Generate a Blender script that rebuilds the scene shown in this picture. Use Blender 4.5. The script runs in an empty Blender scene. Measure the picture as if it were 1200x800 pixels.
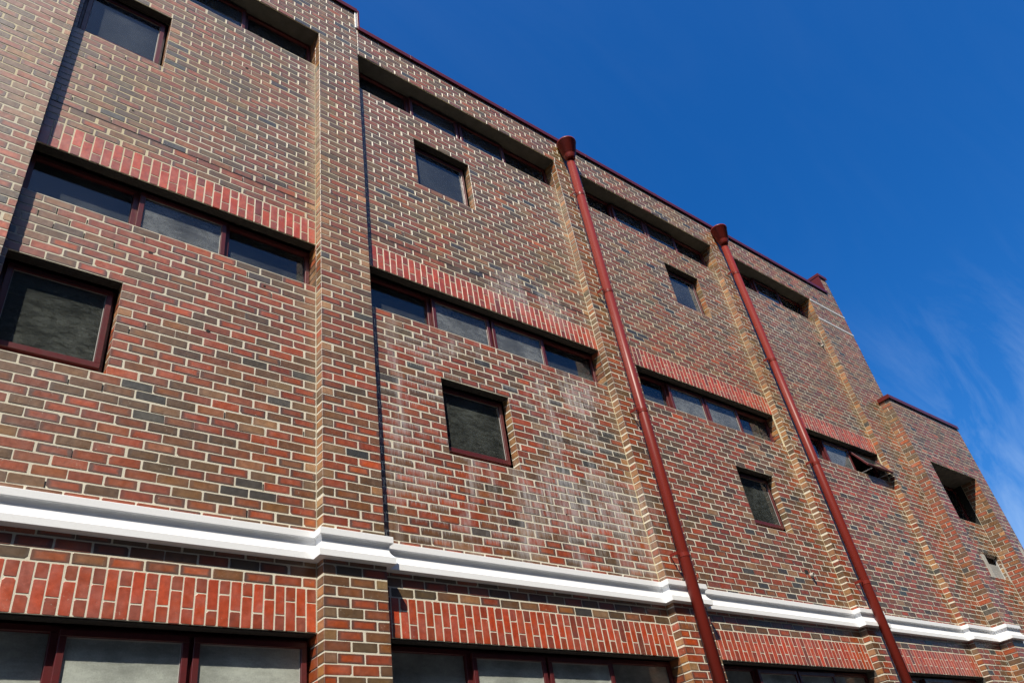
import bpy, math, random
import numpy as np
from mathutils import Vector, Matrix
random.seed(11)
S = bpy.context.scene
COL = S.collection

# ------------------------------------------------------------------ camera
C = 0.086                      # one brick course
GZ = 86 * C                    # height of course line 0 above the ground


def zk(k):                     # height of the top of course k (courses count downwards)
    return (86 - k) * C


F_PX, YAW, PITCH, ROLL = 918.96, 0.7768, 0.6226, -0.1832
CAM = Vector((-2.9014, -5.655, -5.7485 + GZ))
fw = Vector((math.sin(YAW) * math.cos(PITCH), math.cos(YAW) * math.cos(PITCH), math.sin(PITCH)))
rt = Vector((math.cos(YAW), -math.sin(YAW), 0))
up = rt.cross(fw)
R2 = math.cos(ROLL) * rt + math.sin(ROLL) * up
U2 = -math.sin(ROLL) * rt + math.cos(ROLL) * up
cd = bpy.data.cameras.new('camera')
cam = bpy.data.objects.new('camera', cd)
COL.objects.link(cam)
cd.sensor_width = 36
cd.lens = 36 * F_PX / 1200
cd.clip_end = 2000
cam.matrix_world = Matrix(((R2.x, U2.x, -fw.x, CAM.x), (R2.y, U2.y, -fw.y, CAM.y), (R2.z, U2.z, -fw.z, CAM.z), (0, 0, 0, 1)))
S.camera = cam


def pix(p):                    # used only to find out which bricks show largest
    v = Vector(p) - CAM
    w = v.dot(fw)
    return 600 + F_PX * v.dot(R2) / w, 400 - F_PX * v.dot(U2) / w


# ------------------------------------------------------------------ light
SUNV = Vector((-1.08, -1.0, 2.0)).normalized()
ELEV = math.asin(SUNV.z)
AZ = math.atan2(SUNV.x, SUNV.y)
sd = bpy.data.lights.new('sun', 'SUN')
sd.energy = 5.0
sd.angle = math.radians(0.5)
sd.color = (1.0, 0.925, 0.78)
sun = bpy.data.objects.new('sun', sd)
COL.objects.link(sun)
sun.rotation_euler = SUNV.to_track_quat('Z', 'Y').to_euler()
sun.location = (-20, -20, 40)

W = bpy.data.worlds.new('World')
S.world = W
W.use_nodes = True
wn, wl = W.node_tree.nodes, W.node_tree.links
wn.clear()
sky = wn.new('ShaderNodeTexSky')
sky.sky_type = 'NISHITA'
sky.sun_disc = False
sky.sun_elevation = ELEV
sky.sun_rotation = AZ % (2 * math.pi)
sky.air_density = 1.0
sky.dust_density = 2.0
sky.ozone_density = 3.0
hs = wn.new('ShaderNodeHueSaturation')
hs.inputs['Saturation'].default_value = 1.44
hs.inputs['Hue'].default_value = 0.502
wl.new(sky.outputs[0], hs.inputs['Color'])
# thin cirrus wisps
tc = wn.new('ShaderNodeTexCoord')
mp = wn.new('ShaderNodeMapping')
mp.inputs['Rotation'].default_value = (0.3, 0.5, 0.35)
mp.inputs['Scale'].default_value = (1.4, 9.0, 3.2)
wl.new(tc.outputs['Generated'], mp.inputs['Vector'])
n1 = wn.new('ShaderNodeTexNoise')
n1.inputs['Scale'].default_value = 1.7
n1.inputs['Detail'].default_value = 9
n1.inputs['Roughness'].default_value = 0.62
n1.inputs['Distortion'].default_value = 0.7
wl.new(mp.outputs[0], n1.inputs['Vector'])
n2 = wn.new('ShaderNodeTexNoise')
n2.inputs['Scale'].default_value = 2.1
n2.inputs['Detail'].default_value = 3
wl.new(tc.outputs['Generated'], n2.inputs['Vector'])
r1 = wn.new('ShaderNodeMapRange')
r1.inputs[1].default_value = 0.44
r1.inputs[2].default_value = 1.15
wl.new(n1.outputs['Fac'], r1.inputs[0])
# cirrus thickens towards the horizon all round
sz = wn.new('ShaderNodeSeparateXYZ')
wl.new(tc.outputs['Generated'], sz.inputs[0])
r3 = wn.new('ShaderNodeMapRange')
r3.inputs[1].default_value = 0.52
r3.inputs[2].default_value = 0.10
r3.inputs[3].default_value = 0.03
r3.inputs[4].default_value = 1.7
wl.new(sz.outputs[2], r3.inputs[0])
r2 = wn.new('ShaderNodeMath')
r2.operation = 'MULTIPLY'
wl.new(n2.outputs['Fac'], r2.inputs[0])
wl.new(r3.outputs[0], r2.inputs[1])
mu = wn.new('ShaderNodeMath')
mu.operation = 'MULTIPLY'
wl.new(r1.outputs[0], mu.inputs[0])
wl.new(r2.outputs[0], mu.inputs[1])
mx = wn.new('ShaderNodeMix')
mx.data_type = 'RGBA'
wl.new(mu.outputs[0], mx.inputs[0])
gn = wn.new('ShaderNodeMix')
gn.data_type = 'RGBA'
gn.blend_type = 'MULTIPLY'
gn.inputs[0].default_value = 1.0
wl.new(hs.outputs[0], gn.inputs[6])
gn.inputs[7].default_value = (0.72, 0.93, 1.14, 1)
wl.new(gn.outputs[2], mx.inputs[6])
mx.inputs[7].default_value = (5.0, 6.2, 7.4, 1)
bg = wn.new('ShaderNodeBackground')
bg.inputs['Strength'].default_value = 0.102
wl.new(mx.outputs[2], bg.inputs['Color'])
wo = wn.new('ShaderNodeOutputWorld')
wl.new(bg.outputs[0], wo.inputs['Surface'])

S.view_settings.view_transform = 'Standard'
S.view_settings.look = 'None'
S.view_settings.gamma = 1
S.view_settings.use_curve_mapping = False
S.view_settings.exposure = 0.58

# ------------------------------------------------------------------ helpers


def lin(c):
    return tuple((x / 255 / 12.92 if x <= 10 else ((x / 255 + 0.055) / 1.055) ** 2.4) for x in c)


def obj(name, verts, faces, mat, parent=None, kind=None, smooth=False):
    me = bpy.data.meshes.new(name)
    me.from_pydata(verts, [], faces)
    if mat:
        me.materials.append(mat)
    if smooth:
        me.polygons.foreach_set('use_smooth', [True] * len(me.polygons))
    me.update()
    o = bpy.data.objects.new(name, me)
    COL.objects.link(o)
    if parent:
        o.parent = parent
    if kind:
        o['kind'] = kind
    return o


def empty(name, loc=(0, 0, 0)):
    o = bpy.data.objects.new(name, None)
    o.location = loc
    COL.objects.link(o)
    return o


class MB:
    def __init__(s):
        s.v, s.f = [], []

    def box(s, x0, x1, y0, y1, z0, z1, b=0.0):
        n = len(s.v)
        if b <= 0:
            s.v += [(x0, y0, z0), (x1, y0, z0), (x1, y1, z0), (x0, y1, z0), (x0, y0, z1), (x1, y0, z1), (x1, y1, z1), (x0, y1, z1)]
            s.f += [tuple(n + i for i in q) for q in ((0, 3, 2, 1), (4, 5, 6, 7), (0, 1, 5, 4), (1, 2, 6, 5), (2, 3, 7, 6), (3, 0, 4, 7))]
            return s
        # chamfered box: 24 vertices
        X, Y, Z = (x0, x1), (y0, y1), (z0, z1)
        idx = {}
        for i in (0, 1):
            for j in (0, 1):
                for k in (0, 1):
                    p = [X[i], Y[j], Z[k]]
                    d = [b if i == 0 else -b, b if j == 0 else -b, b if k == 0 else -b]
                    for a in range(3):
                        q = [p[m] + (0 if m == a else d[m]) for m in range(3)]
                        idx[i, j, k, a] = len(s.v)
                        s.v.append(tuple(q))
        g = lambda i, j, k, a: idx[i, j, k, a]
        for e in (0, 1):
            fx = [g(e, 0, 0, 0), g(e, 1, 0, 0), g(e, 1, 1, 0), g(e, 0, 1, 0)]
            fy = [g(0, e, 0, 1), g(0, e, 1, 1), g(1, e, 1, 1), g(1, e, 0, 1)]
            fz = [g(0, 0, e, 2), g(1, 0, e, 2), g(1, 1, e, 2), g(0, 1, e, 2)]
            for q in (fx, fy, fz):
                s.f.append(tuple(q if e else q[::-1]))
        for i in (0, 1):
            for j in (0, 1):
                for k in (0, 1):
                    t = (g(i, j, k, 0), g(i, j, k, 1), g(i, j, k, 2))
                    s.f.append(t if (i + j + k) % 2 else t[::-1])
        for j in (0, 1):
            for k in (0, 1):
                q = (g(0, j, k, 1), g(1, j, k, 1), g(1, j, k, 2), g(0, j, k, 2))
                s.f.append(q if (j + k) % 2 == 0 else q[::-1])
                q = (g(j, 0, k, 0), g(j, 1, k, 0), g(j, 1, k, 2), g(j, 0, k, 2))
                s.f.append(q if (j + k) % 2 else q[::-1])
                q = (g(j, k, 0, 0), g(j, k, 1, 0), g(j, k, 1, 1), g(j, k, 0, 1))
                s.f.append(q if (j + k) % 2 == 0 else q[::-1])
        return s

    def lathe(s, cx, cy, prof, n=28, cap=True):
        b = len(s.v)
        for r, z in prof:
            for i in range(n):
                a = 2 * math.pi * i / n
                s.v.append((cx + r * math.cos(a), cy + r * math.sin(a), z))
        for j in range(len(prof) - 1):
            for i in range(n):
                p, q = b + j * n + i, b + j * n + (i + 1) % n
                s.f.append((p, q, q + n, p + n))
        if cap:
            s.f.append(tuple(b + i for i in range(n))[::-1])
            e = b + (len(prof) - 1) * n
            s.f.append(tuple(e + i for i in range(n)))
        return s

    def build(s, name, mat, parent=None, kind=None, smooth=False):
        return obj(name, s.v, s.f, mat, parent, kind, smooth)


# ------------------------------------------------------------------ materials


class NT:
    def __init__(s, name):
        s.m = bpy.data.materials.new(name)
        s.m.use_nodes = True
        s.n, s.l = s.m.node_tree.nodes, s.m.node_tree.links
        s.b = s.n['Principled BSDF']
        s.out = s.n['Material Output']

    def node(s, t, **kw):
        o = s.n.new(t)
        for k, v in kw.items():
            setattr(o, k, v)
        return o

    def math(s, op, a, b=None, clamp=False):
        o = s.node('ShaderNodeMath', operation=op, use_clamp=clamp)
        s.put(o.inputs[0], a)
        if b is not None:
            s.put(o.inputs[1], b)
        return o.outputs[0]

    def put(s, sock, v):
        if isinstance(v, bpy.types.NodeSocket):
            s.l.new(v, sock)
        else:
            sock.default_value = v

    def noise(s, vec, scale, detail=4, rough=0.55, dist=0.0):
        o = s.node('ShaderNodeTexNoise')
        s.put(o.inputs['Scale'], scale)
        o.inputs['Detail'].default_value = detail
        o.inputs['Roughness'].default_value = rough
        o.inputs['Distortion'].default_value = dist
        if vec is not None:
            s.l.new(vec, o.inputs['Vector'])
        return o.outputs['Fac']

    def rng(s, v, a, b, c=0.0, d=1.0):
        o = s.node('ShaderNodeMapRange')
        s.put(o.inputs[0], v)
        for i, q in enumerate((a, b, c, d)):
            s.put(o.inputs[i + 1], q)
        return o.outputs[0]

    def mix(s, f, a, b, blend='MIX'):
        o = s.node('ShaderNodeMix', data_type='RGBA', blend_type=blend)
        s.put(o.inputs[0], f)
        s.put(o.inputs[6], a)
        s.put(o.inputs[7], b)
        return o.outputs[2]

    def scale(s, vec, sc):
        o = s.node('ShaderNodeMapping')
        s.l.new(vec, o.inputs['Vector'])
        o.inputs['Scale'].default_value = sc
        return o.outputs[0]

    def bump(s, h, strength, dist):
        o = s.node('ShaderNodeBump')
        o.inputs['Strength'].default_value = strength
        o.inputs['Distance'].default_value = dist
        s.l.new(h, o.inputs['Height'])
        s.l.new(o.outputs[0], s.b.inputs['Normal'])


def make_brick_mat():
    t = NT('brick_clay')
    a = t.node('ShaderNodeAttribute', attribute_name='tint')
    x = t.node('ShaderNodeAttribute', attribute_name='aux')
    uv = t.node('ShaderNodeUVMap', uv_map='face')
    sx = t.node('ShaderNodeSeparateXYZ')
    t.l.new(x.outputs['Vector'], sx.inputs[0])
    rnd, eff, wear = sx.outputs[0], sx.outputs[1], sx.outputs[2]
    su = t.node('ShaderNodeSeparateXYZ')
    t.l.new(uv.outputs[0], su.inputs[0])
    # a different patch of noise on every brick
    off = t.node('ShaderNodeVectorMath', operation='MULTIPLY_ADD')
    geo = t.node('ShaderNodeNewGeometry')
    cmb = t.node('ShaderNodeCombineXYZ')
    t.put(cmb.inputs[0], rnd)
    t.put(cmb.inputs[1], t.math('MULTIPLY', rnd, 7.3))
    t.put(cmb.inputs[2], t.math('MULTIPLY', rnd, 3.1))
    t.l.new(cmb.outputs[0], off.inputs[0])
    off.inputs[1].default_value = (37, 11, 23)
    t.l.new(geo.outputs['Position'], off.inputs[2])
    P = off.outputs[0]
    fine = t.noise(P, 160, 5, 0.65)
    mid = t.noise(P, 22, 4, 0.6)
    big = t.noise(P, 7, 2, 0.5)
    # flashed dark margins, red in the middle
    du = t.math('ABSOLUTE', t.math('SUBTRACT', su.outputs[0], 0.5))
    dv = t.math('ABSOLUTE', t.math('SUBTRACT', su.outputs[1], 0.5))
    eu = t.rng(t.math('ADD', du, t.math('MULTIPLY', t.math('SUBTRACT', mid, 0.5), 0.26)), 0.33, 0.43)
    ev = t.rng(t.math('ADD', dv, t.math('MULTIPLY', t.math('SUBTRACT', mid, 0.5), 0.34)), 0.22, 0.40)
    edge = t.math('MULTIPLY', t.math('MAXIMUM', eu, ev), a.outputs['Alpha'], True)
    dark = t.mix(1.0, a.outputs['Color'], (0.44, 0.46, 0.46, 1), 'MULTIPLY')
    dark = t.mix(0.5, dark, (0.062, 0.050, 0.040, 1))
    c = t.mix(edge, a.outputs['Color'], dark)
    v = t.rng(mid, 0.25, 0.75, 0.72, 1.25)
    vv = t.math('MULTIPLY', v, t.rng(fine, 0.2, 0.8, 0.75, 1.22))
    hv = t.node('ShaderNodeHueSaturation')
    t.l.new(c, hv.inputs['Color'])
    t.put(hv.inputs['Value'], vv)
    t.put(hv.inputs['Saturation'], t.rng(big, 0.3, 0.7, 0.9, 1.08))
    c = hv.outputs[0]
    # lime streaks that run down from the joint above
    st = t.noise(t.scale(P, (95, 95, 7)), 1.0, 3, 0.6)
    reach = t.math('ADD', t.math('MULTIPLY', st, 1.5), t.math('MULTIPLY', su.outputs[1], 0.55))
    em = t.math('MULTIPLY', t.rng(reach, t.math('SUBTRACT', 1.52, t.math('MULTIPLY', eff, 0.62)), 1.75), t.math('MINIMUM', t.math('MULTIPLY', eff, 1.5), 0.85), True)
    c = t.mix(em, c, (0.50, 0.48, 0.47, 1))
    bx = t.node('ShaderNodeSeparateXYZ')
    t.l.new(geo.outputs['Position'], bx.inputs[0])
    inx = t.math('MULTIPLY', t.rng(bx.outputs[0], 0.60, 1.0), t.rng(bx.outputs[0], 4.5, 4.1))
    inz = t.math('ADD', t.math('MULTIPLY', t.rng(bx.outputs[2], zk(36), zk(33)), t.rng(bx.outputs[2], zk(2), zk(6))),
                 t.math('MULTIPLY', t.math('MULTIPLY', t.rng(bx.outputs[2], zk(-5), zk(-9)), t.rng(bx.outputs[2], zk(-15), zk(-11))), t.rng(bx.outputs[0], 1.8, 3.0)), True)
    bp = t.rng(t.noise(t.scale(geo.outputs['Position'], (1.5, 1.5, 0.7)), 1.0, 4, 0.6, 0.5), 0.48, 0.60)
    bs = t.rng(t.noise(t.scale(geo.outputs['Position'], (26, 26, 2.2)), 1.0, 4, 0.65), 0.36, 0.66)
    bl = t.math('MULTIPLY', t.math('MULTIPLY', bp, bs), t.math('MULTIPLY', t.math('MULTIPLY', inx, inz), 0.66), True)
    c = t.mix(bl, c, (0.56, 0.54, 0.54, 1))
    # mortar smears
    sm = t.math('MULTIPLY', t.rng(t.noise(P, 48, 3, 0.7), 0.64, 0.72), wear, True)
    c = t.mix(sm, c, (0.50, 0.45, 0.36, 1))
    G = geo.outputs['Position']
    sp = t.node('ShaderNodeSeparateXYZ')
    t.l.new(G, sp.inputs[0])
    high = t.rng(sp.outputs[2], zk(14), zk(-14))       # ochre rust only stains the upper storeys
    ochre = t.math('MULTIPLY', t.rng(t.noise(t.scale(G, (1, 1, 0.6)), 0.75, 4, 0.6, 0.4), 0.47, 0.70, 0, 0.8), high)
    c = t.mix(ochre, c, t.mix(1.0, c, (1.18, 1.02, 0.66, 1), 'MULTIPLY'))
    grime = t.rng(t.noise(t.scale(G, (2.2, 2.2, 0.55)), 0.9, 5, 0.65), 0.54, 0.82, 0, 0.35)
    c = t.mix(grime, c, t.mix(1.0, c, (0.62, 0.62, 0.58, 1), 'MULTIPLY'))
    t.l.new(c, t.b.inputs['Base Color'])
    t.put(t.b.inputs['Roughness'], t.rng(mid, 0.3, 0.7, 0.42, 0.51))
    t.b.inputs['Specular IOR Level'].default_value = 1.0
    t.b.inputs['IOR'].default_value = 1.58
    h = t.math('ADD', t.math('MULTIPLY', fine, 0.5), mid)
    t.bump(h, 0.45, 0.003)
    return t.m


def make_mortar_mat():
    t = NT('mortar')
    g = t.node('ShaderNodeNewGeometry').outputs['Position']
    n = t.noise(g, 3.0, 5, 0.6)
    f = t.noise(g, 220, 4, 0.7)
    c = t.mix(t.rng(n, 0.3, 0.7), (0.73, 0.69, 0.575, 1), (0.61, 0.565, 0.455, 1))
    c = t.mix(t.rng(f, 0.40, 0.85), c, (0.42, 0.38, 0.29, 1))
    sp = t.node('ShaderNodeSeparateXYZ')
    t.l.new(g, sp.inputs[0])
    oc = t.math('MULTIPLY', t.rng(t.noise(t.scale(g, (1, 1, 0.6)), 0.75, 4, 0.6, 0.4), 0.36, 0.62, 0.1, 0.85), t.rng(sp.outputs[2], zk(14), zk(-14)))
    c = t.mix(oc, c, t.mix(1.0, c, (0.84, 0.75, 0.54, 1), 'MULTIPLY'))
    d = t.noise(g, 13, 3, 0.6)
    c = t.mix(t.rng(d, 0.62, 0.78, 0, 0.55), c, (0.30, 0.27, 0.22, 1))
    t.l.new(c, t.b.inputs['Base Color'])
    t.b.inputs['Roughness'].default_value = 0.85
    t.bump(f, 0.6, 0.003)
    return t.m


def paint(name, col, rough=0.35, var=0.25, dirt=0.25, scale=9.0, bump=0.0, metal=0.0, spec=0.5, streak=False):
    t = NT(name)
    g = t.node('ShaderNodeNewGeometry').outputs['Position']
    v = t.scale(g, (14, 14, 1.3)) if streak else g
    n = t.noise(v, 1.0 if streak else scale, 5, 0.62)
    f = t.noise(g, scale * 12, 3, 0.6)
    c2 = tuple(q * (1 - var) for q in col)
    c = t.mix(t.rng(n, 0.3, 0.75), (*col, 1), (*c2, 1))
    c = t.mix(t.rng(f, 0.5, 0.85, 0, dirt), c, (0.10, 0.09, 0.075, 1))
    t.l.new(c, t.b.inputs['Base Color'])
    t.put(t.b.inputs['Roughness'], t.rng(n, 0.3, 0.7, rough * 0.85, min(1, rough * 1.25)))
    t.b.inputs['Metallic'].default_value = metal
    t.b.inputs['Specular IOR Level'].default_value = spec
    if bump:
        t.bump(f, 0.5, bump)
    return t.m


def glass(name, dust, dustcol=(0.30, 0.32, 0.31), rough=0.015, tint=(0.80, 0.86, 0.86), ior=1.5, streaky=True, lo=0.15, hi=1.5):
    t = NT(name)
    t.n.remove(t.b)
    g = t.node('ShaderNodeNewGeometry').outputs['Position']
    fr = t.node('ShaderNodeFresnel')
    fr.inputs['IOR'].default_value = ior
    tr = t.node('ShaderNodeBsdfTransparent')
    tr.inputs[0].default_value = (*tint, 1)
    gl = t.node('ShaderNodeBsdfGlossy')
    gl.inputs['Roughness'].default_value = rough
    df = t.node('ShaderNodeBsdfDiffuse')
    df.inputs[0].default_value = (*dustcol, 1)
    st = t.noise(t.scale(g, (60, 60, 6)), 1.0, 4, 0.7) if streaky else t.noise(t.scale(g, (12, 12, 30)), 1.0, 3, 0.6)
    sp = t.noise(g, 90, 4, 0.75)
    bl = t.noise(g, 2.2, 2, 0.5)
    m = t.math('MULTIPLY', t.rng(t.math('MULTIPLY', st, sp), 0.12, 0.42, lo, hi), t.math('MULTIPLY', t.rng(bl, 0.3, 0.7, 0.6, 1.25), dust), True)
    m1 = t.node('ShaderNodeMixShader')
    t.put(m1.inputs[0], m)
    t.l.new(tr.outputs[0], m1.inputs[1])
    t.l.new(df.outputs[0], m1.inputs[2])
    m2 = t.node('ShaderNodeMixShader')
    t.l.new(fr.outputs[0], m2.inputs[0])
    t.l.new(m1.outputs[0], m2.inputs[1])
    t.l.new(gl.outputs[0], m2.inputs[2])
    t.l.new(m2.outputs[0], t.out.inputs['Surface'])
    return t.m


M = dict(
    brick=make_brick_mat(), mortar=make_mortar_mat(),
    white=paint('white_render_paint', (0.79, 0.80, 0.82), 0.5, 0.05, 0.08, 6, 0.001),
    maroon=paint('maroon_window_paint', (0.105, 0.016, 0.018), 0.38, 0.35, 0.15, 14),
    red=paint('red_downpipe_paint', (0.155, 0.018, 0.012), 0.36, 0.12, 0.05, 5, streak=True, spec=0.18),
    capred=paint('red_metal_capping', (0.12, 0.015, 0.012), 0.30, 0.25, 0.2, 4, spec=0.3),
    steel=paint('dark_steel_lintel', (0.035, 0.030, 0.028), 0.75, 0.5, 0.3, 30, 0.002),
    concrete=paint('grey_concrete', (0.09, 0.086, 0.078), 0.9, 0.35, 0.3, 9, 0.003),
    band=paint('pale_concrete_band', (0.52, 0.53, 0.53), 0.85, 0.25, 0.25, 9, 0.002),
    bead=paint('cream_sealant', (0.60, 0.52, 0.34), 0.7, 0.2, 0.15, 12, 0.001),
    blind=paint('pale_window_blind', (0.42, 0.42, 0.40), 0.8, 0.15, 0.1, 3),
    curtain=paint('grey_green_curtain', (0.27, 0.29, 0.265), 0.85, 0.30, 0.1, 3, streak=True),
    inside=paint('room_plaster', (0.16, 0.16, 0.155), 0.9, 0.2, 0.1, 2),
    black=paint('gap_and_shade_black', (0.010, 0.009, 0.008), 0.9, 0.3, 0.0, 20),
    zinc=paint('bare_flashing', (0.55, 0.54, 0.53), 0.45, 0.15, 0.1, 8, metal=0.2),
    roof=paint('roof_sheet', (0.20, 0.20, 0.20), 0.7, 0.3, 0.2, 1),
    pave=paint('pavement_concrete', (0.12, 0.118, 0.112), 0.9, 0.25, 0.25, 2.0, 0.003),
    asphalt=paint('asphalt', (0.052, 0.052, 0.054), 0.9, 0.3, 0.1, 5, 0.004),
    ground=paint('ground_gravel', (0.08, 0.078, 0.072), 0.95, 0.4, 0.2, 0.7, 0.004),
    patch=paint('cement_patch', (0.44, 0.42, 0.38), 0.9, 0.3, 0.2, 15, 0.004),
    clear=glass('clear_glass', 0.22, (0.22, 0.25, 0.27), ior=1.62, streaky=False, lo=0.6, hi=1.1),
    dusty=glass('dusty_glass', 0.40, (0.14, 0.155, 0.145), streaky=False, lo=0.25, hi=1.4),
    frosted=glass('frosted_glass', 0.8, (0.20, 0.215, 0.22), 0.08, streaky=False, lo=0.45, hi=1.2),
    bead_metal=paint('glazing_bead', (0.30, 0.29, 0.28), 0.5, 0.2, 0.2, 8),
    film=glass('filmed_glass', 0.95, (0.42, 0.45, 0.41), 0.06, streaky=False, lo=0.7, hi=1.05),
    louvre=paint('grey_louvre_glass', (0.30, 0.32, 0.32), 0.35, 0.2, 0.2, 10),
)

# ------------------------------------------------------------------ setting below the picture
g = 300
obj('ground', [(-g, -g, -0.16), (g, -g, -0.16), (g, g, -0.16), (-g, g, -0.16)], [(0, 1, 2, 3)], M['ground'], kind='structure')
obj('road', [(-60, -9.4, -0.15), (60, -9.4, -0.15), (60, -2.6, -0.15), (-60, -2.6, -0.15)], [(0, 1, 2, 3)], M['asphalt'], kind='structure')
MB().box(-60, 60, -2.46, 0.3, -0.3, -0.006).build('pavement', M['pave'], kind='structure')
MB().box(-60, 60, -2.6, -2.464, -0.3, -0.01, 0.012).build('kerb', M['concrete'], kind='structure')

# ------------------------------------------------------------------ brick work
BR = []                         # every brick: (parent, s/z rectangle on a face, look)


def shade(rgb, sv=0.16, sh=0.05):
    """one clay colour with its brick-to-brick spread: mostly value, a little red-brown shift"""
    b = lin(rgb)
    v = math.exp(random.gauss(0, sv))
    h = random.gauss(0, sh)
    v *= 0.78
    return (b[0] * v * (1 + h), b[1] * v * (1 - 0.6 * h), b[2] * 0.82 * v * (1 - h))


def tint_for(k, role, X=0.0):
    r = random.random()
    if role == 'lintel':
        return (*shade((190, 74, 36), 0.08), 0.08) if r > 0.05 else (*shade((134, 60, 40), 0.12), 0.15)
    if role == 'lintel_half':
        return (*shade((160, 67, 38), 0.14), 0.12)
    if role == 'header':
        if r < 0.26:
            return (*shade((172, 124, 86), 0.16), 0.2)
        if r < 0.55:
            return (*shade((134, 98, 74), 0.14), 0.4)
    if role == 'end':
        if r < 0.42:
            return (*shade((166, 116, 76), 0.16), 0.25)
        if r < 0.75:
            return (*shade((134, 94, 68), 0.14), 0.4)
    u = min(1.0, max(0.0, (10 - k) / 30))            # the upper storeys are browner, the lower ones redder
    mixc = lambda a, b, m: tuple(p * (1 - m) + q * m for p, q in zip(a, b))
    red = mixc((164, 72, 30), (154, 86, 42), u)
    brown = mixc((134, 84, 45), (136, 97, 53), u)
    dark = mixc((92, 70, 46), (104, 83, 54), u)
    b = 0.10 * math.sin(X * 1.7 + k * 0.11) + 0.08 * math.sin(k * 0.23 - X * 0.9 + 1.3)   # batches
    r = random.random() + b
    if r < 0.42 - 0.12 * u:
        return (*shade(red, 0.18, 0.05), random.choice((0.2, 0.5, 0.8, 1.0)))
    if r < 0.68:
        return (*shade(mixc(red, brown, random.random()), 0.17), random.uniform(0.3, 1.0))
    if r < 0.955:
        return (*shade(mixc(dark, brown, random.random()), 0.17), random.uniform(0.1, 0.7))
    if r < 1.0:
        return (*shade((76, 71, 68), 0.20), random.uniform(0.1, 0.5))
    return (*shade((156, 114, 84), 0.15), 0.35)


JOINTS = []                     # upright joints of the recessed panels


def bump2(x, c, w):
    return math.exp(-((x - c) / w) ** 2)


def lime_for(X, k, y):
    e = 0.0
    if y > -0.05 and 0.6 < X < 4.3:
        if 3 < k < 34:
            e = 1.4 * max(0.8 * bump2(X, 1.3, 0.5) * bump2(k, 10, 7), bump2(X, 1.1, 0.7) * bump2(k, 24, 12), bump2(X, 3.6, 0.7) * bump2(k, 20, 16), bump2(k, 33, 5) * 0.9, bump2(X, 2.8, 0.5) * bump2(k, 7, 6), 0.8 * bump2(X, 1.4, 0.9) * bump2(k, 8, 7))
        elif -14 < k < -7:
            e = 0.55 * bump2(X, 3.2, 0.9)
    elif 4.25 < X < 4.9 and k > 8:
        e = 0.35
    elif -0.1 < X < 0.7 and -16 < k < -2:
        e = 0.55 * bump2(k, -9, 5)
    elif 7.0 < X < 9.1 and 22 < k < 35:
        e = 0.35
    elif 7.2 < X < 9.1 and -14 < k < -6:
        e = 0.4
    if e <= 0.03:
        return 0.0 if random.random() > 0.05 else random.uniform(0.1, 0.4)
    e *= 0.55 + 0.55 * math.sin(X * 4.3 + k * 0.35) * math.sin(k * 0.6 - X * 2.1) + random.uniform(-0.35, 0.6)
    return max(0.0, min(1.0, e))


def add_brick(part, o, dirn, s0, s1, z0, z1, k, depth=0.103, role=None, thing=None, side=True, name='brick'):
    """o: point where s=0 on the face plane; dirn 'F' faces -Y (s along +X), 'L' faces -X (s along -Y)"""
    if s1 - s0 < 0.012:
        return
    ln = s1 - s0
    if role is None:
        role = 'header' if ln < 0.13 else 'stretcher'
    X = o[0] + (s0 + s1) / 2 if dirn == 'F' else o[0]
    y = o[1]
    tf = tint_for(k, role, X)
    ts = tint_for(k, 'end' if role in ('header', 'stretcher') else role, X)
    aux = (random.random(), 0.0 if 'lintel' in role and not (0.6 < X < 4.3 and k > 30 and random.random() < 0.3) else lime_for(X, k, y), random.random() ** 3 * 0.9)
    if 'lintel' in role and aux[1] == 0 and k < 0 and random.random() < 0.10:
        aux = (aux[0], 0.5, aux[2])
    BR.append(dict(part=part, o=o, d=dirn, r=(s0, s1, z0, z1), k=k, depth=depth, tf=tf, ts=ts, aux=aux, name=name, thing=thing,
                   seed=random.random(), cut=0.5))


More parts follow.
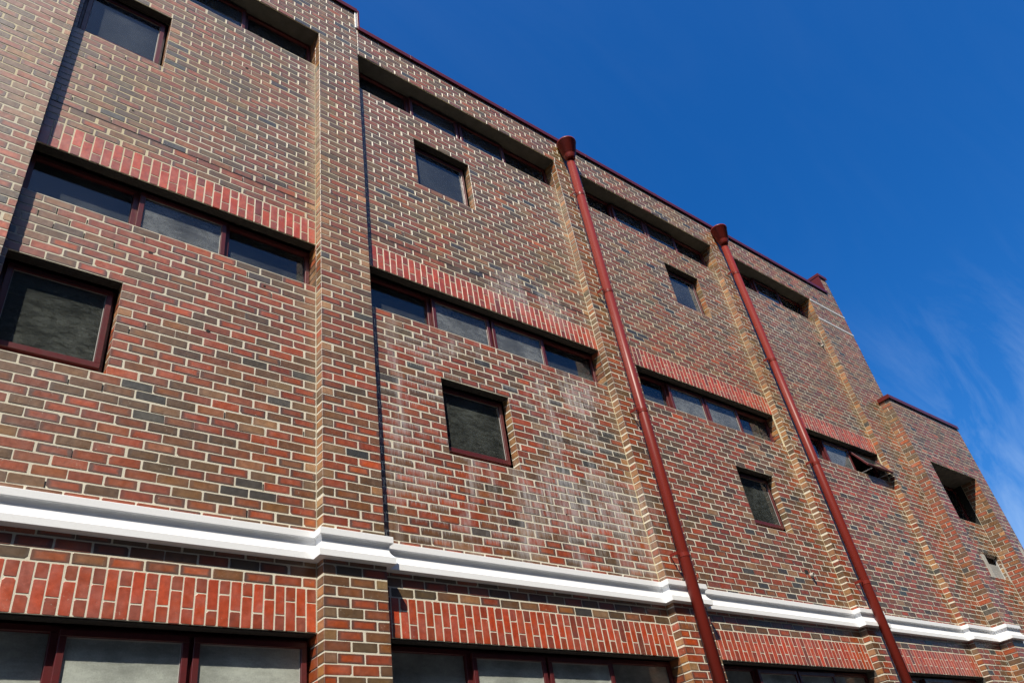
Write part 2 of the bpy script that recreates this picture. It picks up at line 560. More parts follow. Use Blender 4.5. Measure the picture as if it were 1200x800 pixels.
def brick_geo(b, detail):
    """local coordinates: x along the face, y inwards (front is -y), z up, origin at the centre of the face"""
    rs = random.Random(b['seed'])
    s0, s1, z0, z1 = b['r']
    hw, hh = (s1 - s0) / 2, (z1 - z0) / 2
    pr = rs.uniform(0.0010, 0.0026)
    bev = 0.0026
    if detail:
        cs = []
        for sx, sz in ((-1, -1), (1, -1), (1, 1), (-1, 1)):
            ch = rs.uniform(0.002, 0.006)
            if rs.random() < 0.05:
                ch = rs.uniform(0.010, 0.022)
            ch = min(ch, hw * 0.4, hh * 0.5)
            jx, jz = rs.uniform(-0.0016, 0.0016), rs.uniform(-0.0016, 0.0016)
            a = (sx * (hw - ch) + jx, sz * hh + jz)
            c = (sx * hw + jx, sz * (hh - ch) + jz)
            cs += [a, c] if sx * sz < 0 else [c, a]
    else:
        cs = [(-hw, -hh), (hw, -hh), (hw, hh), (-hw, hh)]
        jj = 0.0012
        cs = [(x + rs.uniform(-jj, jj), z + rs.uniform(-jj, jj)) for x, z in cs]
    n = len(cs)
    tx, tz = rs.gauss(0, 0.004), rs.gauss(0, 0.008)
    tx, tz = tx * min(1, 0.1 / hw), tz * min(1, 0.04 / hh)
    v = []
    for x, z in cs:
        v.append((x * (1 - bev / hw), -pr + tx * x + tz * z, z * (1 - bev / hh)))
    for x, z in cs:
        v.append((x, -pr + tx * x + tz * z + 0.0025, z))
    for x, z in cs:
        v.append((x, b['depth'], z))
    f = [tuple(range(n))]
    kinds = [0]
    for ring in (0, 1):
        for i in range(n):
            j = (i + 1) % n
            f.append((ring * n + i, (ring + 1) * n + i, (ring + 1) * n + j, ring * n + j))
            if ring == 0:
                kinds.append(0)
            else:
                dx, dz = cs[j][0] - cs[i][0], cs[j][1] - cs[i][1]
                kinds.append(1 if abs(dz) > abs(dx) else 0)
    uv = []
    for fi, q in enumerate(f):
        for i in q:
            x, y, z = v[i]
            if kinds[fi] == 0:
                uv.append((0.5 + x / hw / 2, 0.5 + z / hh / 2))
            else:
                uv.append((min(1, max(0, 0.5 + (y - b['depth'] / 2) / b['depth'])), 0.5 + z / hh / 2))
    return v, f, kinds, uv


def attrs(me, tints, auxs, uvs):
    t = me.attributes.new('tint', 'FLOAT_COLOR', 'CORNER')
    t.data.foreach_set('color', np.asarray(tints, dtype=np.float32).ravel())
    a = me.attributes.new('aux', 'FLOAT_VECTOR', 'CORNER')
    a.data.foreach_set('vector', np.asarray(auxs, dtype=np.float32).ravel())
    u = me.uv_layers.new(name='face')
    u.data.foreach_set('uv', np.asarray(uvs, dtype=np.float32).ravel())


def pose(b):
    s0, s1, z0, z1 = b['r']
    sc, zc = (s0 + s1) / 2, (z0 + z1) / 2
    o = b['o']
    if b['d'] == 'F':
        return Vector((o[0] + sc, o[1], zc)), 0.0
    return Vector((o[0], o[1] - sc, zc)), -math.pi / 2


def make_bricks(thing, single, stuff_name, size):
    """the bricks of one kind on one thing: the largest in the picture singly, the rest as one part"""
    mine = [b for b in BR if b['thing'] is thing and b['name'] == single]
    for b in mine:
        p, rz = pose(b)
        s0, s1, z0, z1 = b['r']
        b['px'] = 0
        b['h'] = 1.0
        w = (p - CAM).dot(fw)
        if w > 1 and b['d'] == 'F':
            u, v = pix(p)
            ul, vl = pix(p + Vector((-(s1 - s0) / 2, 0, 0)))
            ur, vr = pix(p + Vector(((s1 - s0) / 2, 0, 0)))
            ut, vt = pix(p + Vector((0, 0, (z1 - z0) / 2)))
            ub, vb = pix(p - Vector((0, 0, (z1 - z0) / 2)))
            area = abs((ur - ul) * (vb - vt) - (vr - vl) * (ub - ut))
            b['h'] = math.hypot(ub - ut, vb - vt)
            if 4 < u < 1196 and 4 < v < 796 and not hidden(p):
                b['px'] = area
    mine.sort(key=lambda b: -b['px'])
    single_list = [b for b in mine[:size] if b['px'] > 60]
    cache = {}
    for b in single_list:
        s0, s1, z0, z1 = b['r']
        key = (round(s1 - s0, 3), round(z1 - z0, 3), b['aux'][1] > 0.1, int(b['seed'] * 40))
        if key not in cache:
            v, f, kd, uv = brick_geo(b, True)
            me = bpy.data.meshes.new(single)
            me.from_pydata(v, [], f)
            me.materials.append(M['brick'])
            ti, au = [], []
            for q, kk in zip(f, kd):
                ti += [b['tf'] if kk == 0 else b['ts']] * len(q)
                au += [b['aux']] * len(q)
            attrs(me, ti, au, uv)
            cache[key] = me
        o = bpy.data.objects.new(single, cache[key])
        COL.objects.link(o)
        o.location, o.rotation_euler.z = pose(b)
        o.parent = b['part']
    V, Fc, TI, AU, UV = [], [], [], [], []
    ids = set(id(b) for b in single_list)
    for b in mine:
        if id(b) in ids:
            continue
        v, f, kd, uv = brick_geo(b, b['h'] > 4.5)
        p, rz = pose(b)
        n = len(V)
        c, s = math.cos(rz), math.sin(rz)
        V += [(p.x + c * x - s * y, p.y + s * x + c * y, p.z + z) for x, y, z in v]
        for q, kk in zip(f, kd):
            Fc.append(tuple(n + i for i in q))
            TI += [b['tf'] if kk == 0 else b['ts']] * len(q)
            AU += [b['aux']] * len(q)
        UV += uv
    if V:
        me = bpy.data.meshes.new(stuff_name)
        me.from_pydata(V, [], Fc)
        me.materials.append(M['brick'])
        attrs(me, TI, AU, UV)
        o = bpy.data.objects.new(stuff_name, me)
        COL.objects.link(o)
        o.parent = thing
        o['kind'] = 'stuff'


def hidden(p):                  # behind the projecting pier to its left, or behind the cornice
    if zk(37.4) < p.z < zk(34.8):
        return True
    if p.y > -0.05:
        for xe in (-2.7, 0.59, 4.875, 9.02):
            if CAM.x < xe < p.x:
                t = (-0.11 - CAM.y) / (p.y - CAM.y)
                if CAM.x + t * (p.x - CAM.x) < xe:
                    return True
    return False


def face(thing, name, y, x0, x1, k0, k1, openings=(), anchor='L', pitch=0.24, back=0.11, lo=0.0, hi=0.0, flip=0, skip=()):
    """one plane of brickwork facing the street: mortar mass and the rectangles of its bricks.
    openings: (xa, xb, ka, kb); skip: the same, but filled with other bricks (lintels)"""
    # mortar: rectangles on a grid
    xs = sorted({x0, x1, *[q for op in openings for q in op[:2]]})
    xs = [q for q in xs if x0 <= q <= x1]
    ks = sorted({k0, k1, *[q for op in openings for q in op[2:]]})
    ks = [q for q in ks if k0 <= q <= k1]
    mb = MB()
    e = 0.0025
    inop = lambda xm, km: any(a < xm < b and c < km < d for a, b, c, d in openings)
    for ka, kb in zip(ks[:-1], ks[1:]):
        run = []
        for xa, xb in zip(xs[:-1], xs[1:]):
            if not inop((xa + xb) / 2, (ka + kb) / 2):
                if run and abs(run[-1][1] - xa) < 1e-9:
                    run[-1][1] = xb
                else:
                    run.append([xa, xb])
        for xa, xb in run:
            za, zb = zk(kb), zk(ka)
            if any(abs(d - ka) < 1e-9 and a < (xa + xb) / 2 < b for a, b, c, d in openings):
                zb -= e
            if any(abs(c - kb) < 1e-9 and a < (xa + xb) / 2 < b for a, b, c, d in openings):
                za += e
            mb.box(xa + e, xb - e, y + 0.0004, y + back, za, zb)
    part = mb.build(name, M['mortar'], thing)
    for k in range(k0, k1):
        km = k + 0.5
        iv = [(x0 + lo, x1 - hi)]
        for a, b, c, d in list(openings) + list(skip):
            if c < km < d:
                nv = []
                for p, q in iv:
                    if b <= p or a >= q:
                        nv.append((p, q))
                    else:
                        if a - p > 0.02:
                            nv.append((p, a))
                        if q - b > 0.02:
                            nv.append((b, q))
                iv = nv
        offs = pitch / 2 if (k + flip) % 2 else 0.0
        wob = random.gauss(0, 0.003)
        for p, q in iv:
            base = (x0 + lo if anchor == 'L' else x1 - hi + 0.01) + offs
            i0 = math.floor((p - base) / pitch) - 1
            cuts = []
            i = i0
            while base + i * pitch < q + pitch:
                a, b = base + i * pitch, base + (i + 1) * pitch - 0.0115
                a += wob + random.gauss(0, 0.003)
                b += wob + random.gauss(0, 0.003)
                a, b = (p if a < p + 0.014 else a), (q if b > q - 0.014 else b)
                if b - a > 0.004:
                    cuts.append([a, b])
                i += 1
            if len(cuts) > 1 and cuts[0][1] - cuts[0][0] < 0.045:
                cuts[1][0] = cuts[0][0]
                cuts.pop(0)
            if len(cuts) > 1 and cuts[-1][1] - cuts[-1][0] < 0.045:
                cuts[-2][1] = cuts[-1][1]
                cuts.pop()
            if y == 0.0 and thing is B:
                JOINTS.extend(((cuts[m][1] + cuts[m + 1][0]) / 2, k) for m in range(len(cuts) - 1))
            for a, b in cuts:
                dz = random.gauss(0, 0.0010) + 0.0016 * math.sin(a * 1.9 + k * 2.4) + 0.0010 * math.sin(a * 5.3 + k)
                add_brick(part, (0.0, y, 0), 'F', a, b, zk(k + 1) + 0.0058 + dz, zk(k) - 0.0058 + dz, k, min(back - 0.004, 0.106), thing=thing)
    return part


def lintel(thing, y, x0, x1, k0):
    """red bricks on end, whole and half brick by turns, four courses high"""
    n = round((x1 - x0) / C)
    p = (x1 - x0) / n
    zt, zb = zk(k0), zk(k0 + 4)
    mb = MB()
    mb.box(x0 + 0.001, x1 - 0.001, y + 0.0001, y + 0.104, zb + 0.002, zt - 0.0048)
    part = mb.build('lintel', M['mortar'], thing)
    for i in range(n):
        a, b = x0 + i * p + 0.0048, x0 + (i + 1) * p - 0.0048
        a += random.gauss(0, 0.001)
        b += random.gauss(0, 0.001)
        h = (zt - zb - 0.006) / 3
        mid = zb + h + 0.003 if i % 2 else zb + 2 * h + 0.003
        mid += random.gauss(0, 0.003)
        for q0, q1 in ((zb + 0.001, mid - 0.004), (mid + 0.004, zt - 0.006)):
            role = 'lintel' if q1 - q0 > 0.16 else 'lintel_half'
            add_brick(part, (0.0, y, 0), 'F', a, b, q0, q1, k0, 0.1, role=role, thing=thing, name='lintel_brick')
    # steel angle that carries it
    MB().box(x0 + 0.003, x1 - 0.003, y + 0.012, y + 0.10, zb - 0.012, zb - 0.002, 0.002).build('lintel_angle', M['steel'], thing)
    return part


# ------------------------------------------------------------------ windows


def ring(mb, x0, x1, z0, z1, y0, y1, w, wb=None, b=0.003):
    wb = wb or w
    mb.box(x0, x1, y0, y1, z1 - w, z1, b)
    mb.box(x0, x1, y0, y1, z0, z0 + wb, b)
    mb.box(x0, x0 + w, y0 + 0.001, y1 - 0.001, z0 + wb - 0.002, z1 - w + 0.002, b)
    mb.box(x1 - w, x1, y0 + 0.001, y1 - 0.001, z0 + wb - 0.002, z1 - w + 0.002, b)


def pane(x0, x1, z0, z1, y, mat, parent):
    return MB().box(x0, x1, y, y + 0.005, z0, z1).build('pane', mat, parent)


def window(thing, x0, x1, k0, k1, panes, yf=0.10, sill=0.05, room='dark', y=0.0, name='strip_window', frost=None, bead=True):
    """panes: 'f' fixed, 's' closed sash that stands proud, 'o' top-hung sash that stands open"""
    z1, z0 = zk(k0) - 0.014, zk(k1) + 0.004
    x0, x1 = x0 + 0.006, x1 - 0.006
    yf += y
    w = 0.045
    mb = MB()
    ring(mb, x0, x1, z0, z1, yf, yf + 0.07, w, sill)
    win = mb.build(name, M['maroon'], thing)
    n = len(panes)
    ed = [x0 + w + (x1 - x0 - 2 * w) * i / n for i in range(n + 1)]
    for i in range(1, n):
        MB().box(ed[i] - 0.032, ed[i] + 0.032, yf - 0.004, yf + 0.066, z0 + sill - 0.003, z1 - w + 0.003, 0.003).build('mullion', M['maroon'], win)
    for i, t in enumerate(panes):
        a = ed[i] + (0.030 if i else -0.002)
        b = ed[i + 1] - (0.030 if i < n - 1 else -0.002)
        lo, hi = z0 + sill - 0.002, z1 - w + 0.002
        if t == 'f':
            pane(a, b, lo, hi, yf + 0.035, M['clear'] if frost is None else M[frost], win)
        elif t == 's':
            mb = MB()
            ring(mb, a - 0.014, b + 0.014, lo - 0.012, hi + 0.012, yf - 0.042, yf - 0.006, 0.046, 0.05)
            s = mb.build('sash', M['maroon'], win)
            mb2 = MB()
            ring(mb2, a + 0.031, b - 0.031, lo + 0.037, hi - 0.033, yf - 0.026, yf - 0.016, 0.008)
            if bead:
                mb2.build('glazing_bead', M['bead_metal'], win)
            pane(a + 0.028, b - 0.028, lo + 0.033, hi - 0.029, yf - 0.02, M[frost or 'frosted'], win)
        elif t == 'o':
            h = hi - lo
            th = math.radians(31)
            s = empty('open_sash', ((a + b) / 2, yf - 0.012, hi + 0.01))
            s.parent = win
            s.rotation_euler.x = -th
            hw = (b - a) / 2 + 0.010
            mb = MB()
            ring(mb, -hw, hw, -h - 0.02, 0, -0.018, 0.018, 0.042)
            fr = mb.build('sash', M['maroon'], s)
            q = MB().box(-hw + 0.03, hw - 0.03, -0.003, 0.003, -h + 0.015, -0.03).build('pane', M['clear'], s)
            for o in (fr, q):        # put the two parts directly under the window
                o.parent = win
                o.location = s.location
                o.rotation_euler = s.rotation_euler
            bpy.data.objects.remove(s)
            L = h * math.sin(th)
            MB().box(a + 0.10, a + 0.115, yf - L - 0.01, yf + 0.03, z0 + sill + 0.01, z0 + sill + 0.025).build('stay', M['zinc'], win)
            MB().box(b - 0.20, b - 0.185, yf - L - 0.01, yf + 0.03, z0 + sill + 0.01, z0 + sill + 0.025).build('stay', M['zinc'], win)
    H = z1 - z0
    if room == 'blind':
        for i, t in enumerate(panes):
            if t == 'f':
                a, b = ed[i] + 0.04, ed[i + 1] - 0.04
                mbb = MB()
                zz = z1 - 0.06
                bot = z0 + H * 0.30
                while zz > bot:
                    mbb.box(a, b, yf + 0.062, yf + 0.065, zz - 0.075, zz)
                    zz -= 0.079
                mbb.build('blind', M['blind'], win)
    elif room == 'curtain':
        pts = []
        nn = int((x1 - x0) / 0.03)
        for i in range(nn + 1):
            x = x0 + 0.02 + (x1 - x0 - 0.04) * i / nn
            pts.append((x, yf + 0.17 + 0.022 * math.sin(x * 47) + 0.012 * math.sin(x * 19 + 1)))
        v = [(x, yy, z1 - 0.03) for x, yy in pts] + [(x, yy + 0.01, z0 + 0.02) for x, yy in pts]
        m = len(pts)
        obj('curtain', v, [(i, i + m, i + m + 1, i + 1) for i in range(m - 1)], M['curtain'], win, smooth=True)
    elif room == 'head':
        MB().box(x0 + 0.03, x1 - 0.03, yf + 0.02, yf + 0.03, z1 - H * 0.30, z1 - 0.03).build('blind', M['blind'], win)
        MB().box(x1 - 0.20, x1 - 0.06, yf + 0.14, yf + 0.15, z0 + 0.08, z1 - 0.03).build('curtain', M['blind'], win)
    return win


# ------------------------------------------------------------------ swept mouldings


def sweep(path, prof, name, mat, thing, smooth=False):
    """path: plan points along the wall face (street side on the right of travel -> outward), prof: (out, z)"""
    n = len(path)
    nor = []
    for (xa, ya), (xb, yb) in zip(path[:-1], path[1:]):
        dx, dy = xb - xa, yb - ya
        l = math.hypot(dx, dy)
        nor.append((dy / l, -dx / l))
    offs = []
    for i in range(n):
        if i == 0:
            offs.append(nor[0])
        elif i == n - 1:
            offs.append(nor[-1])
        else:
            offs.append((nor[i - 1][0] + nor[i][0], nor[i - 1][1] + nor[i][1]))
    v, f = [], []
    m = len(prof)
    for (x, y), (ox, oy) in zip(path, offs):
        for c, z in prof:
            v.append((x + ox * c, y + oy * c, z))
    for i in range(n - 1):
        for j in range(m - 1):
            a = i * m + j
            f.append((a, a + 1, a + m + 1, a + m))
    f.append(tuple(range(m))[::-1])
    f.append(tuple((n - 1) * m + j for j in range(m)))
    return obj(name, v, f, mat, thing)


ZC = GZ                         # profile heights below are measured from course line 0
CORN = [(0.0005, ZC - 2.972), (0.048, ZC - 2.976), (0.051, ZC - 2.979), (0.051, ZC - 3.034), (0.049, ZC - 3.037), (0.036, ZC - 3.040),
        (0.028, ZC - 3.052), (0.0225, ZC - 3.070), (0.0215, ZC - 3.090), (0.025, ZC - 3.110), (0.033, ZC - 3.129), (0.046, ZC - 3.148),
        (0.060, ZC - 3.164), (0.063, ZC - 3.167), (0.063, ZC - 3.222), (0.060, ZC - 3.225), (0.0005, ZC - 3.229)]
CORN = CORN[::-1]

# ------------------------------------------------------------------ the tall building
B = empty('brick_building', (0, 0, 0))
B['label'] = 'tall dark red brick building with white cornice, recessed window bays and brick piers'
B['category'] = 'building'

P1R, P2L, P2R = -2.70, 0.0, 0.59
P3L, P3R, P4L, P4R, P5L = 4.285, 4.875, 8.43, 9.02, 11.909
XE, AX = 13.36, 12.90           # right end of the tall block, left side of the low wing
KB = 86
KTOP, KWIN = -49, -42
WL = -4.6

# outer planes
wall_a = face(B, 'front_wall', -0.11, WL, P2R, -61, KB, [(P1R, P2L, KTOP, KB)], anchor='R', back=0.22, hi=0.0)
wall_b = face(B, 'front_wall', -0.11, P2R + 0.008, XE, -56, KB, [(P2R + 0.008, P3L, KTOP, KB), (P3R, P4L, KTOP, KB), (P4R, P5L, KTOP, KB), (AX, XE, -20, KB)],
     anchor='L', back=0.22, flip=1)
face(B, 'end_parapet', -0.11, XE - 0.31, XE, -62, -56, [], anchor='R', back=0.22)

walls = [wall_a, wall_b, wall_b, wall_b]
bays = [
    dict(x=(P1R, P2L), n=3, sq=(-2.66, -1.80), top=['f', 's', 'f'], mid=['f', 's', 'f'], gr=['f', 's', 's']),
    dict(x=(P2R, P3L), n=4, sq=(1.485, 2.43), top=['f', 's', 's', 'f'], mid=['f', 's', 's', 'f'], gr=['f', 's', 's', 'f']),
    dict(x=(P3R, P4L), n=4, sq=(6.73, 7.66), top=['f', 's', 's', 'f'], mid=['f', 's', 's', 'f'], gr=['f', 's', 's', 'f']),
    dict(x=(P4R, P5L), n=3, sq=None, top=['f', 's', 'f'], mid=['f', 's', 'o'], gr=['f', 's', 'f']),
]
for bi, d in enumerate(bays):
    x0, x1 = d['x']
    ops = [(x0, x1, KTOP, KWIN), (x0, x1, -4, 3), (x0, x1, 44, 68)]
    if d['sq']:
        a, b = d['sq']
        ops += [(a, b, 11, 22), (a, b, -36, -25)]
    for ka, kb in ((KWIN, -4), (3, 44), (68, KB)):
        face(B, 'wall_panel', 0.0, x0, x1, ka, kb, [q for q in ops if ka < q[2] and q[3] < kb], anchor='R', back=0.11, lo=0.004, hi=0.008,
             skip=[(x0, x1, -8, -4), (x0, x1, 40, 44)], flip=bi % 2)
    for ka, kb in ((KTOP, KWIN), (-4, 3), (44, 68)):     # brick ends in the right-hand reveal of each strip of windows
        for k in range(ka, kb):
            add_brick(walls[bi], (x1, 0.0, 0), 'L', -0.215, 0.005, zk(k + 1) + 0.005, zk(k) - 0.005, k, 0.05, role='end' if k % 2 else 'stretcher', thing=B)
    lintel(B, 0.0, x0 + 0.004, x1 - 0.006, -8)
    lintel(B, 0.0, x0 + 0.004, x1 - 0.006, 40)
    # concrete soffit over the top windows
    MB().box(x0 + 0.002, x1 - 0.002, -0.094, 0.24, zk(KTOP) - 0.003, zk(KTOP) + 0.05).build('soffit', M['concrete'], B)
    window(B, x0, x1, KTOP, KWIN, d['top'], yf=0.125, bead=False, frost='clear', room='none')
    window(B, x0, x1, -4, 3, d['mid'], yf=0.14, sill=0.06, room='blind')
    window(B, x0, x1, 44, 68, d['gr'], yf=0.14, room='curtain', frost='film', name='ground_window', sill=0.08)
    if d['sq']:
        a, b = d['sq']
        window(B, a, b, 11, 22, ['s'], yf=0.14, sill=0.115, frost='dusty', room='head', name='square_window')
        window(B, a, b, -36, -25, ['s'], yf=0.14, sill=0.115, frost='clear', room='head', name='square_window')
        for kk in (11, -36):
            MB().box(a + 0.002, b - 0.002, 0.012, 0.10, zk(kk) - 0.009, zk(kk) + 0.002, 0.002).build('lintel_angle', M['steel'], B)
    if bi > 0:
        MB().box(x1 - 0.011, x1 + 0.004, -0.0035, 0.02, zk(34.7), zk(KWIN if bi > 1 else 3)).build('sealant_joint', M['bead'], B)

# slip joint two courses above the middle lintels
for xa, xb, kk in ((-2.69, -0.01, -11), (0.60, 2.3, -10), (2.3, 4.27, -11)):
    MB().box(xa, xb, -0.0015, 0.02, zk(kk) - 0.0035, zk(kk) + 0.0035).build('slip_joint', M['black'], B)

# cornice
path = [(WL, -0.11), (P1R, -0.11), (P1R, 0), (P2L, 0), (P2L, -0.11), (P2R, -0.11), (P2R, 0), (P3L, 0), (P3L, -0.11), (P3R, -0.11), (P3R, 0),
        (P4L, 0), (P4L, -0.11), (P4R, -0.11), (P4R, 0), (P5L, 0), (P5L, -0.11), (AX - 0.004, -0.11)]
sweep(path, CORN, 'cornice', M['white'], B)

# capping along the parapets
CAPH = 0.085


def cap(z):
    return [(-0.33, z + 0.012), (0.030, z), (0.033, z - 0.004), (0.033, z - CAPH), (0.026, z - CAPH - 0.012), (0.024, z - CAPH - 0.002), (0.002, z - CAPH + 0.02), (-0.20, z - CAPH + 0.02)][::-1]


sweep([(WL, -0.11), (P2R + 0.012, -0.11)], cap(GZ + 5.325), 'capping', M['capred'], B)
sweep([(P2R + 0.016, -0.11), (XE - 0.315, -0.11)], cap(GZ + 4.885), 'capping', M['capred'], B)
sweep([(XE - 0.34, -0.11), (XE + 0.03, -0.11)], cap(GZ + 5.43), 'capping', M['capred'], B)
MB().box(P2R - 0.022, P2R + 0.012, -0.128, 0.2, GZ + 4.84, GZ + 5.25, 0.002).build('corner_flashing', M['zinc'], B)
MB().box(P2R + 0.013, P2R + 0.045, -0.140, 0.2, GZ + 4.87, GZ + 5.30, 0.002).build('corner_flashing', M['capred'], B)
MB().box(XE - 0.330, XE - 0.312, -0.125, 0.9, GZ + 4.80, GZ + 5.36, 0.002).build('side_flashing', M['capred'], B)
MB().box(XE - 0.312, XE, 0.112, 0.9, GZ + 4.60, GZ + 5.34).build('parapet_core', M['mortar'], B)
for z, xa, xb in ((5.325, -4.0, 0.4), (4.885, 1.5, 12.5)):
    x = xa
    while x < xb:
        sweep([(x, -0.11), (x + 0.05, -0.11)], [(c + 0.0025, q + (0.0025 if i > 4 else 0)) for i, (c, q) in enumerate(cap(GZ + z))], 'capping_joint', M['capred'], B)
        x += 1.83
# pale string bands on the last pier
for kk in (-49, -43):
    MB().box(P5L + 0.02, XE + 0.006, -0.119, -0.02, zk(kk) - 0.052, zk(kk) + 0.004, 0.003).build('string_band', M['band'], B)

# weep holes: open upright joints
rows = {-11, -12, -13, -24, -20, 4, 5, 6, 15, 16, 23, 30, 33}
cand = [q for q in JOINTS if q[1] in rows and q[0] < 8.3]
random.shuffle(cand)
for x, kk in [q for q in cand if q[0] < 0][:34] + [q for q in cand if q[0] > 0][:26]:
    MB().box(x - 0.0052, x + 0.0052, -0.0006, 0.02, zk(kk + 1) + 0.003, zk(kk) - random.uniform(0.006, 0.04)).build('weep_hole', M['black'], B)
# knocked holes and pipe stubs in the wall
for x, kk in ((11.60, -34.5), (7.60, 28.4)):
    MB().box(x - 0.05, x + 0.05, -0.0035, 0.02, zk(kk + 0.8), zk(kk), 0.003).build('wall_hole', M['black'], B)
    v = MB()
    for i in range(14):
        a = 2 * math.pi * i / 14
        for rr, yy in ((0.032, -0.05), (0.032, 0.02), (0.024, -0.05), (0.024, 0.02)):
            v.v.append((x + 0.09 + rr * math.cos(a), yy, zk(kk + 0.9) + rr * math.sin(a)))
    for i in range(14):
        j = (i + 1) % 14
        for p, q in ((0, 1), (3, 2), (2, 0)):
            v.f.append((i * 4 + p, i * 4 + q, j * 4 + q, j * 4 + p))
    v.build('pipe_stub', M['patch'], B)
for x, kk in ((-1.62, 6.0), (-1.05, 14.0), (-0.55, 5.5), (-2.0, -14.6), (3.0, 27.0), (1.9, 25.3), (-2.3, -22), (-0.9, -33), (6.2, 25.6)):
    s = random.uniform(0.012, 0.022)
    n = 9
    vs = [(x, -0.0032, zk(kk))] + [(x + s * random.uniform(0.6, 1.2) * math.cos(2 * math.pi * i / n), -0.0032, zk(kk) + s * random.uniform(0.5, 1.1) * math.sin(2 * math.pi * i / n)) for i in range(n)]
    vs += [(p[0], 0.01, p[2]) for p in vs[1:]]
    fs = [(0, 1 + (i + 1) % n, 1 + i)[::-1] for i in range(n)] + [(1 + i, 1 + (i + 1) % n, 1 + n + (i + 1) % n, 1 + n + i) for i in range(n)]
    obj('chipped_hole', vs, fs, M['black'], B)

# shell behind the facade
MB().box(WL, XE - 0.01, 0.2, 7.0, GZ + 4.45, GZ + 4.6).build('roof', M['roof'], B)
MB().box(WL, XE - 0.01, 6.8, 7.0, 0, GZ + 4.44).build('rear_wall', M['inside'], B)
MB().box(WL - 0.1, WL + 0.1, 0.0, 6.79, 0, GZ + 4.44).build('side_wall', M['inside'], B)
MB().box(XE - 0.15, XE - 0.012, 0.112, 6.79, 0, GZ + 4.44).build('side_wall', M['mortar'], B)
for z in (0.02, zk(34), zk(-20)):
    MB().box(WL + 0.11, XE - 0.16, 0.4, 6.79, z, z + 0.2).build('floor_slab', M['inside'], B)
MB().box(WL + 0.11, XE - 0.16, 2.6, 2.7, 0.23, GZ + 4.44).build('partition', M['inside'], B)

# ------------------------------------------------------------------ the low wing at the right
A = empty('brick_wing', (0, 0, 0))
A['label'] = 'lower brick wing with flat red capping adjoining the far right end of the tall building'
A['category'] = 'building'
YA = -0.34
AL, AP, AQ, AR = AX, 13.40, 15.50, 16.10
face(A, 'front_wall', YA, AL, AR, -20, KB, [(AP, AQ, -4, KB)], anchor='L', back=0.45, lo=0.0)
for ka, kb in ((7, 44), (68, KB)):
    face(A, 'wall_panel', 0.0, AP, AQ, ka, kb, [(14.74, 15.42, 15, 21)] if ka == 7 else [], anchor='R', back=0.11, lo=0.004, hi=0.008, skip=[(AP, AQ, 40, 44)])
lintel(A, 0.0, AP + 0.004, AQ - 0.006, 40)
# brickwork of the left returns (0.23 and 0.35 m deep); the front corner bricks show their own ends
Ar = MB().box(AL + 0.0048, AL + 0.05, YA + 0.115, -0.1145, 0, zk(-20)).build('return_wall', M['mortar'], A)
Aq = MB().box(AQ + 0.0048, AQ + 0.05, YA + 0.115, -0.001, 0, zk(-4)).build('return_wall', M['mortar'], A)
for k in range(-20, KB):
    z0, z1 = zk(k + 1) + 0.005, zk(k) - 0.005
    role = 'end' if random.random() < 0.6 else 'stretcher'
    if k % 2:
        add_brick(Ar, (AL, YA, 0), 'L', -0.224, -0.006, z0, z1, k, 0.1, role='stretcher', thing=A)
    else:
        add_brick(Ar, (AL, YA, 0), 'L', -0.224, -0.116, z0, z1, k, 0.1, role=role, thing=A)
        add_brick(Ar, (AL, YA, 0), 'L', -0.107, -0.006, z0, z1, k, 0.1, role='stretcher', thing=A)
    if k >= -4:
        if k % 2:
            cutl = (-0.334, -0.236), (-0.226, -0.004)
        else:
            cutl = (-0.334, -0.117), (-0.107, -0.004)
        for s0, s1 in cutl:
            add_brick(Aq, (AQ, YA, 0), 'L', s0, s1, z0, z1, k, 0.1, role='stretcher' if s1 - s0 > 0.13 else role, thing=A)
sweep([(AL + 0.004, -0.11), (AL + 0.0, YA), (AP, YA), (AP, 0), (AQ, 0), (AQ, YA), (AR, YA)], CORN, 'cornice', M['white'], A)
sweep([(AL - 0.0, 0.05), (AL, YA), (AR, YA)], cap(GZ + 1.80), 'capping', M['capred'], A)
MB().box(AP + 0.002, AQ - 0.002, YA + 0.016, 0.2, zk(-4) - 0.003, zk(-4) + 0.05).build('soffit', M['concrete'], A)
MB().box(AQ - 0.006, AQ + 0.02, 0.002, 0.155, zk(7) + 0.004, zk(-4) - 0.006).build('jamb_shade_panel', M['black'], A)  # black panel stands in for the shade on this side of the recess
# loggia opening with a dark recessed window
window(A, AP, AQ, -4, 7, ['f', 'f'], yf=0.16, frost='clear', room='none', name='recessed_window')
window(A, AP, AQ, 44, 68, ['f', 's'], yf=0.14, room='curtain', frost='film', name='ground_window', sill=0.08)
# small louvred window patched into the panel
sw = MB()
ring(sw, 14.745, 15.415, zk(21) + 0.004, zk(15) - 0.01, 0.05, 0.09, 0.03)
sw = sw.build('small_window', M['zinc'], A)
MB().box(14.77, 15.39, 0.06, 0.065, zk(21) + 0.03, zk(17.3)).build('pane', M['louvre'], sw)
MB().box(14.77, 15.39, 0.10, 0.11, zk(17.3), zk(15) - 0.03).build('vent_opening', M['black'], sw)
MB().box(14.56, 14.738, -0.006, 0.02, zk(21.3), zk(15.6), 0.004).build('cement_patch', M['patch'], A)
MB().box(15.422, 15.490, -0.006, 0.02, zk(21.6), zk(17), 0.004).build('cement_patch', M['patch'], A)
MB().box(15.85, 16.0, YA - 0.005, YA + 0.02, zk(27), zk(13.5), 0.003).build('cement_patch', M['patch'], A)
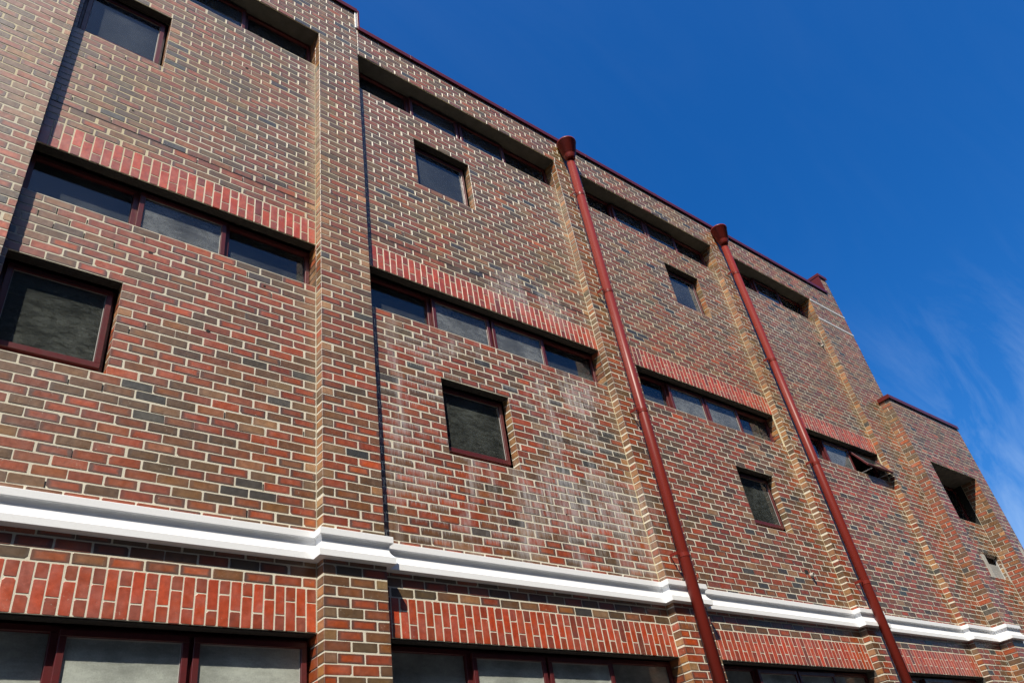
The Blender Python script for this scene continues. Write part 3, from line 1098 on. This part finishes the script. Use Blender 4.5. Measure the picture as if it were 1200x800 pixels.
# shell
MB().box(AL + 0.05, AR, 0.12, 6.5, GZ + 1.45, GZ + 1.6).build('roof', M['roof'], A)
MB().box(AL + 0.5, AR, 6.3, 6.5, 0, GZ + 1.44).build('rear_wall', M['inside'], A)
MB().box(AR - 0.15, AR - 0.002, 0.115, 6.29, 0, GZ + 1.44).build('side_wall', M['mortar'], A)
MB().box(AL + 0.5, AR - 0.16, 1.6, 1.7, 0.0, GZ + 1.44).build('partition', M['inside'], A)

make_bricks(B, 'brick', 'brick_courses', 300)
make_bricks(B, 'lintel_brick', 'lintel_brick_rows', 300)
make_bricks(A, 'brick', 'brick_courses', 0)
make_bricks(A, 'lintel_brick', 'lintel_brick_rows', 0)

# ------------------------------------------------------------------ downpipes


def downpipe(x, label, brackets, zoff=0.0):
    t = empty('downpipe', (x, -0.22, 0))
    t['label'] = label
    t['category'] = 'downpipe'
    t['group'] = 'red rainwater downpipes on the piers'
    r = 0.068
    MB().lathe(0, 0, [(r, 0.05), (r, GZ + 4.30)], 32).build('pipe', M['red'], t, smooth=False)
    t.children[0].data.polygons.foreach_set('use_smooth', [len(p.vertices) == 4 for p in t.children[0].data.polygons])
    hz = GZ + 4.67 + zoff
    prof = [(r + 0.001, hz - 0.42), (0.080, hz - 0.40), (0.100, hz - 0.34), (0.108, hz - 0.30), (0.114, hz - 0.295), (0.162, hz - 0.03), (0.168, hz - 0.025), (0.168, hz), (0.158, hz), (0.150, hz - 0.03), (0.105, hz - 0.27), (0.06, hz - 0.31)]
    h = MB().lathe(-0.02, -0.03, prof, 40)
    h = h.build('rainwater_head', M['red'], t)
    h.data.polygons.foreach_set('use_smooth', [len(p.vertices) == 4 for p in h.data.polygons])
    MB().box(-0.07, 0.05, 0.02, 0.108, hz - 0.10, hz - 0.02, 0.004).build('outlet', M['red'], t)
    for k in brackets:
        z = zk(k)
        MB().lathe(0, 0, [(r + 0.001, z - 0.05), (r + 0.004, z - 0.048), (r + 0.004, z + 0.0), (r + 0.0005, z + 0.002)], 32).build('collar', M['red'], t)
        mb = MB().box(-r - 0.055, -r + 0.01, 0.0, 0.006, z - 0.02, z + 0.02, 0.001).box(-r - 0.055, -r - 0.049, 0.0065, 0.108, z - 0.02, z + 0.02, 0.001)
        mb.build('bracket', M['red'], t)
    return t


downpipe(4.58, 'red downpipe with conical rainwater head on the pier nearer the camera', (-40, -16, 8, 31, 56, 78))
downpipe(8.755, 'red downpipe with conical rainwater head on the farther pier to the right', (-41, -17, 7, 30, 55, 78))

# ------------------------------------------------------------------ the other side of the lane (unseen; added to block sky light and darken the lower windows)
O = empty('unseen_lane_building', (5, -11.2, 0))
O['label'] = 'unseen plain dark rendered building added on the opposite side of the lane'
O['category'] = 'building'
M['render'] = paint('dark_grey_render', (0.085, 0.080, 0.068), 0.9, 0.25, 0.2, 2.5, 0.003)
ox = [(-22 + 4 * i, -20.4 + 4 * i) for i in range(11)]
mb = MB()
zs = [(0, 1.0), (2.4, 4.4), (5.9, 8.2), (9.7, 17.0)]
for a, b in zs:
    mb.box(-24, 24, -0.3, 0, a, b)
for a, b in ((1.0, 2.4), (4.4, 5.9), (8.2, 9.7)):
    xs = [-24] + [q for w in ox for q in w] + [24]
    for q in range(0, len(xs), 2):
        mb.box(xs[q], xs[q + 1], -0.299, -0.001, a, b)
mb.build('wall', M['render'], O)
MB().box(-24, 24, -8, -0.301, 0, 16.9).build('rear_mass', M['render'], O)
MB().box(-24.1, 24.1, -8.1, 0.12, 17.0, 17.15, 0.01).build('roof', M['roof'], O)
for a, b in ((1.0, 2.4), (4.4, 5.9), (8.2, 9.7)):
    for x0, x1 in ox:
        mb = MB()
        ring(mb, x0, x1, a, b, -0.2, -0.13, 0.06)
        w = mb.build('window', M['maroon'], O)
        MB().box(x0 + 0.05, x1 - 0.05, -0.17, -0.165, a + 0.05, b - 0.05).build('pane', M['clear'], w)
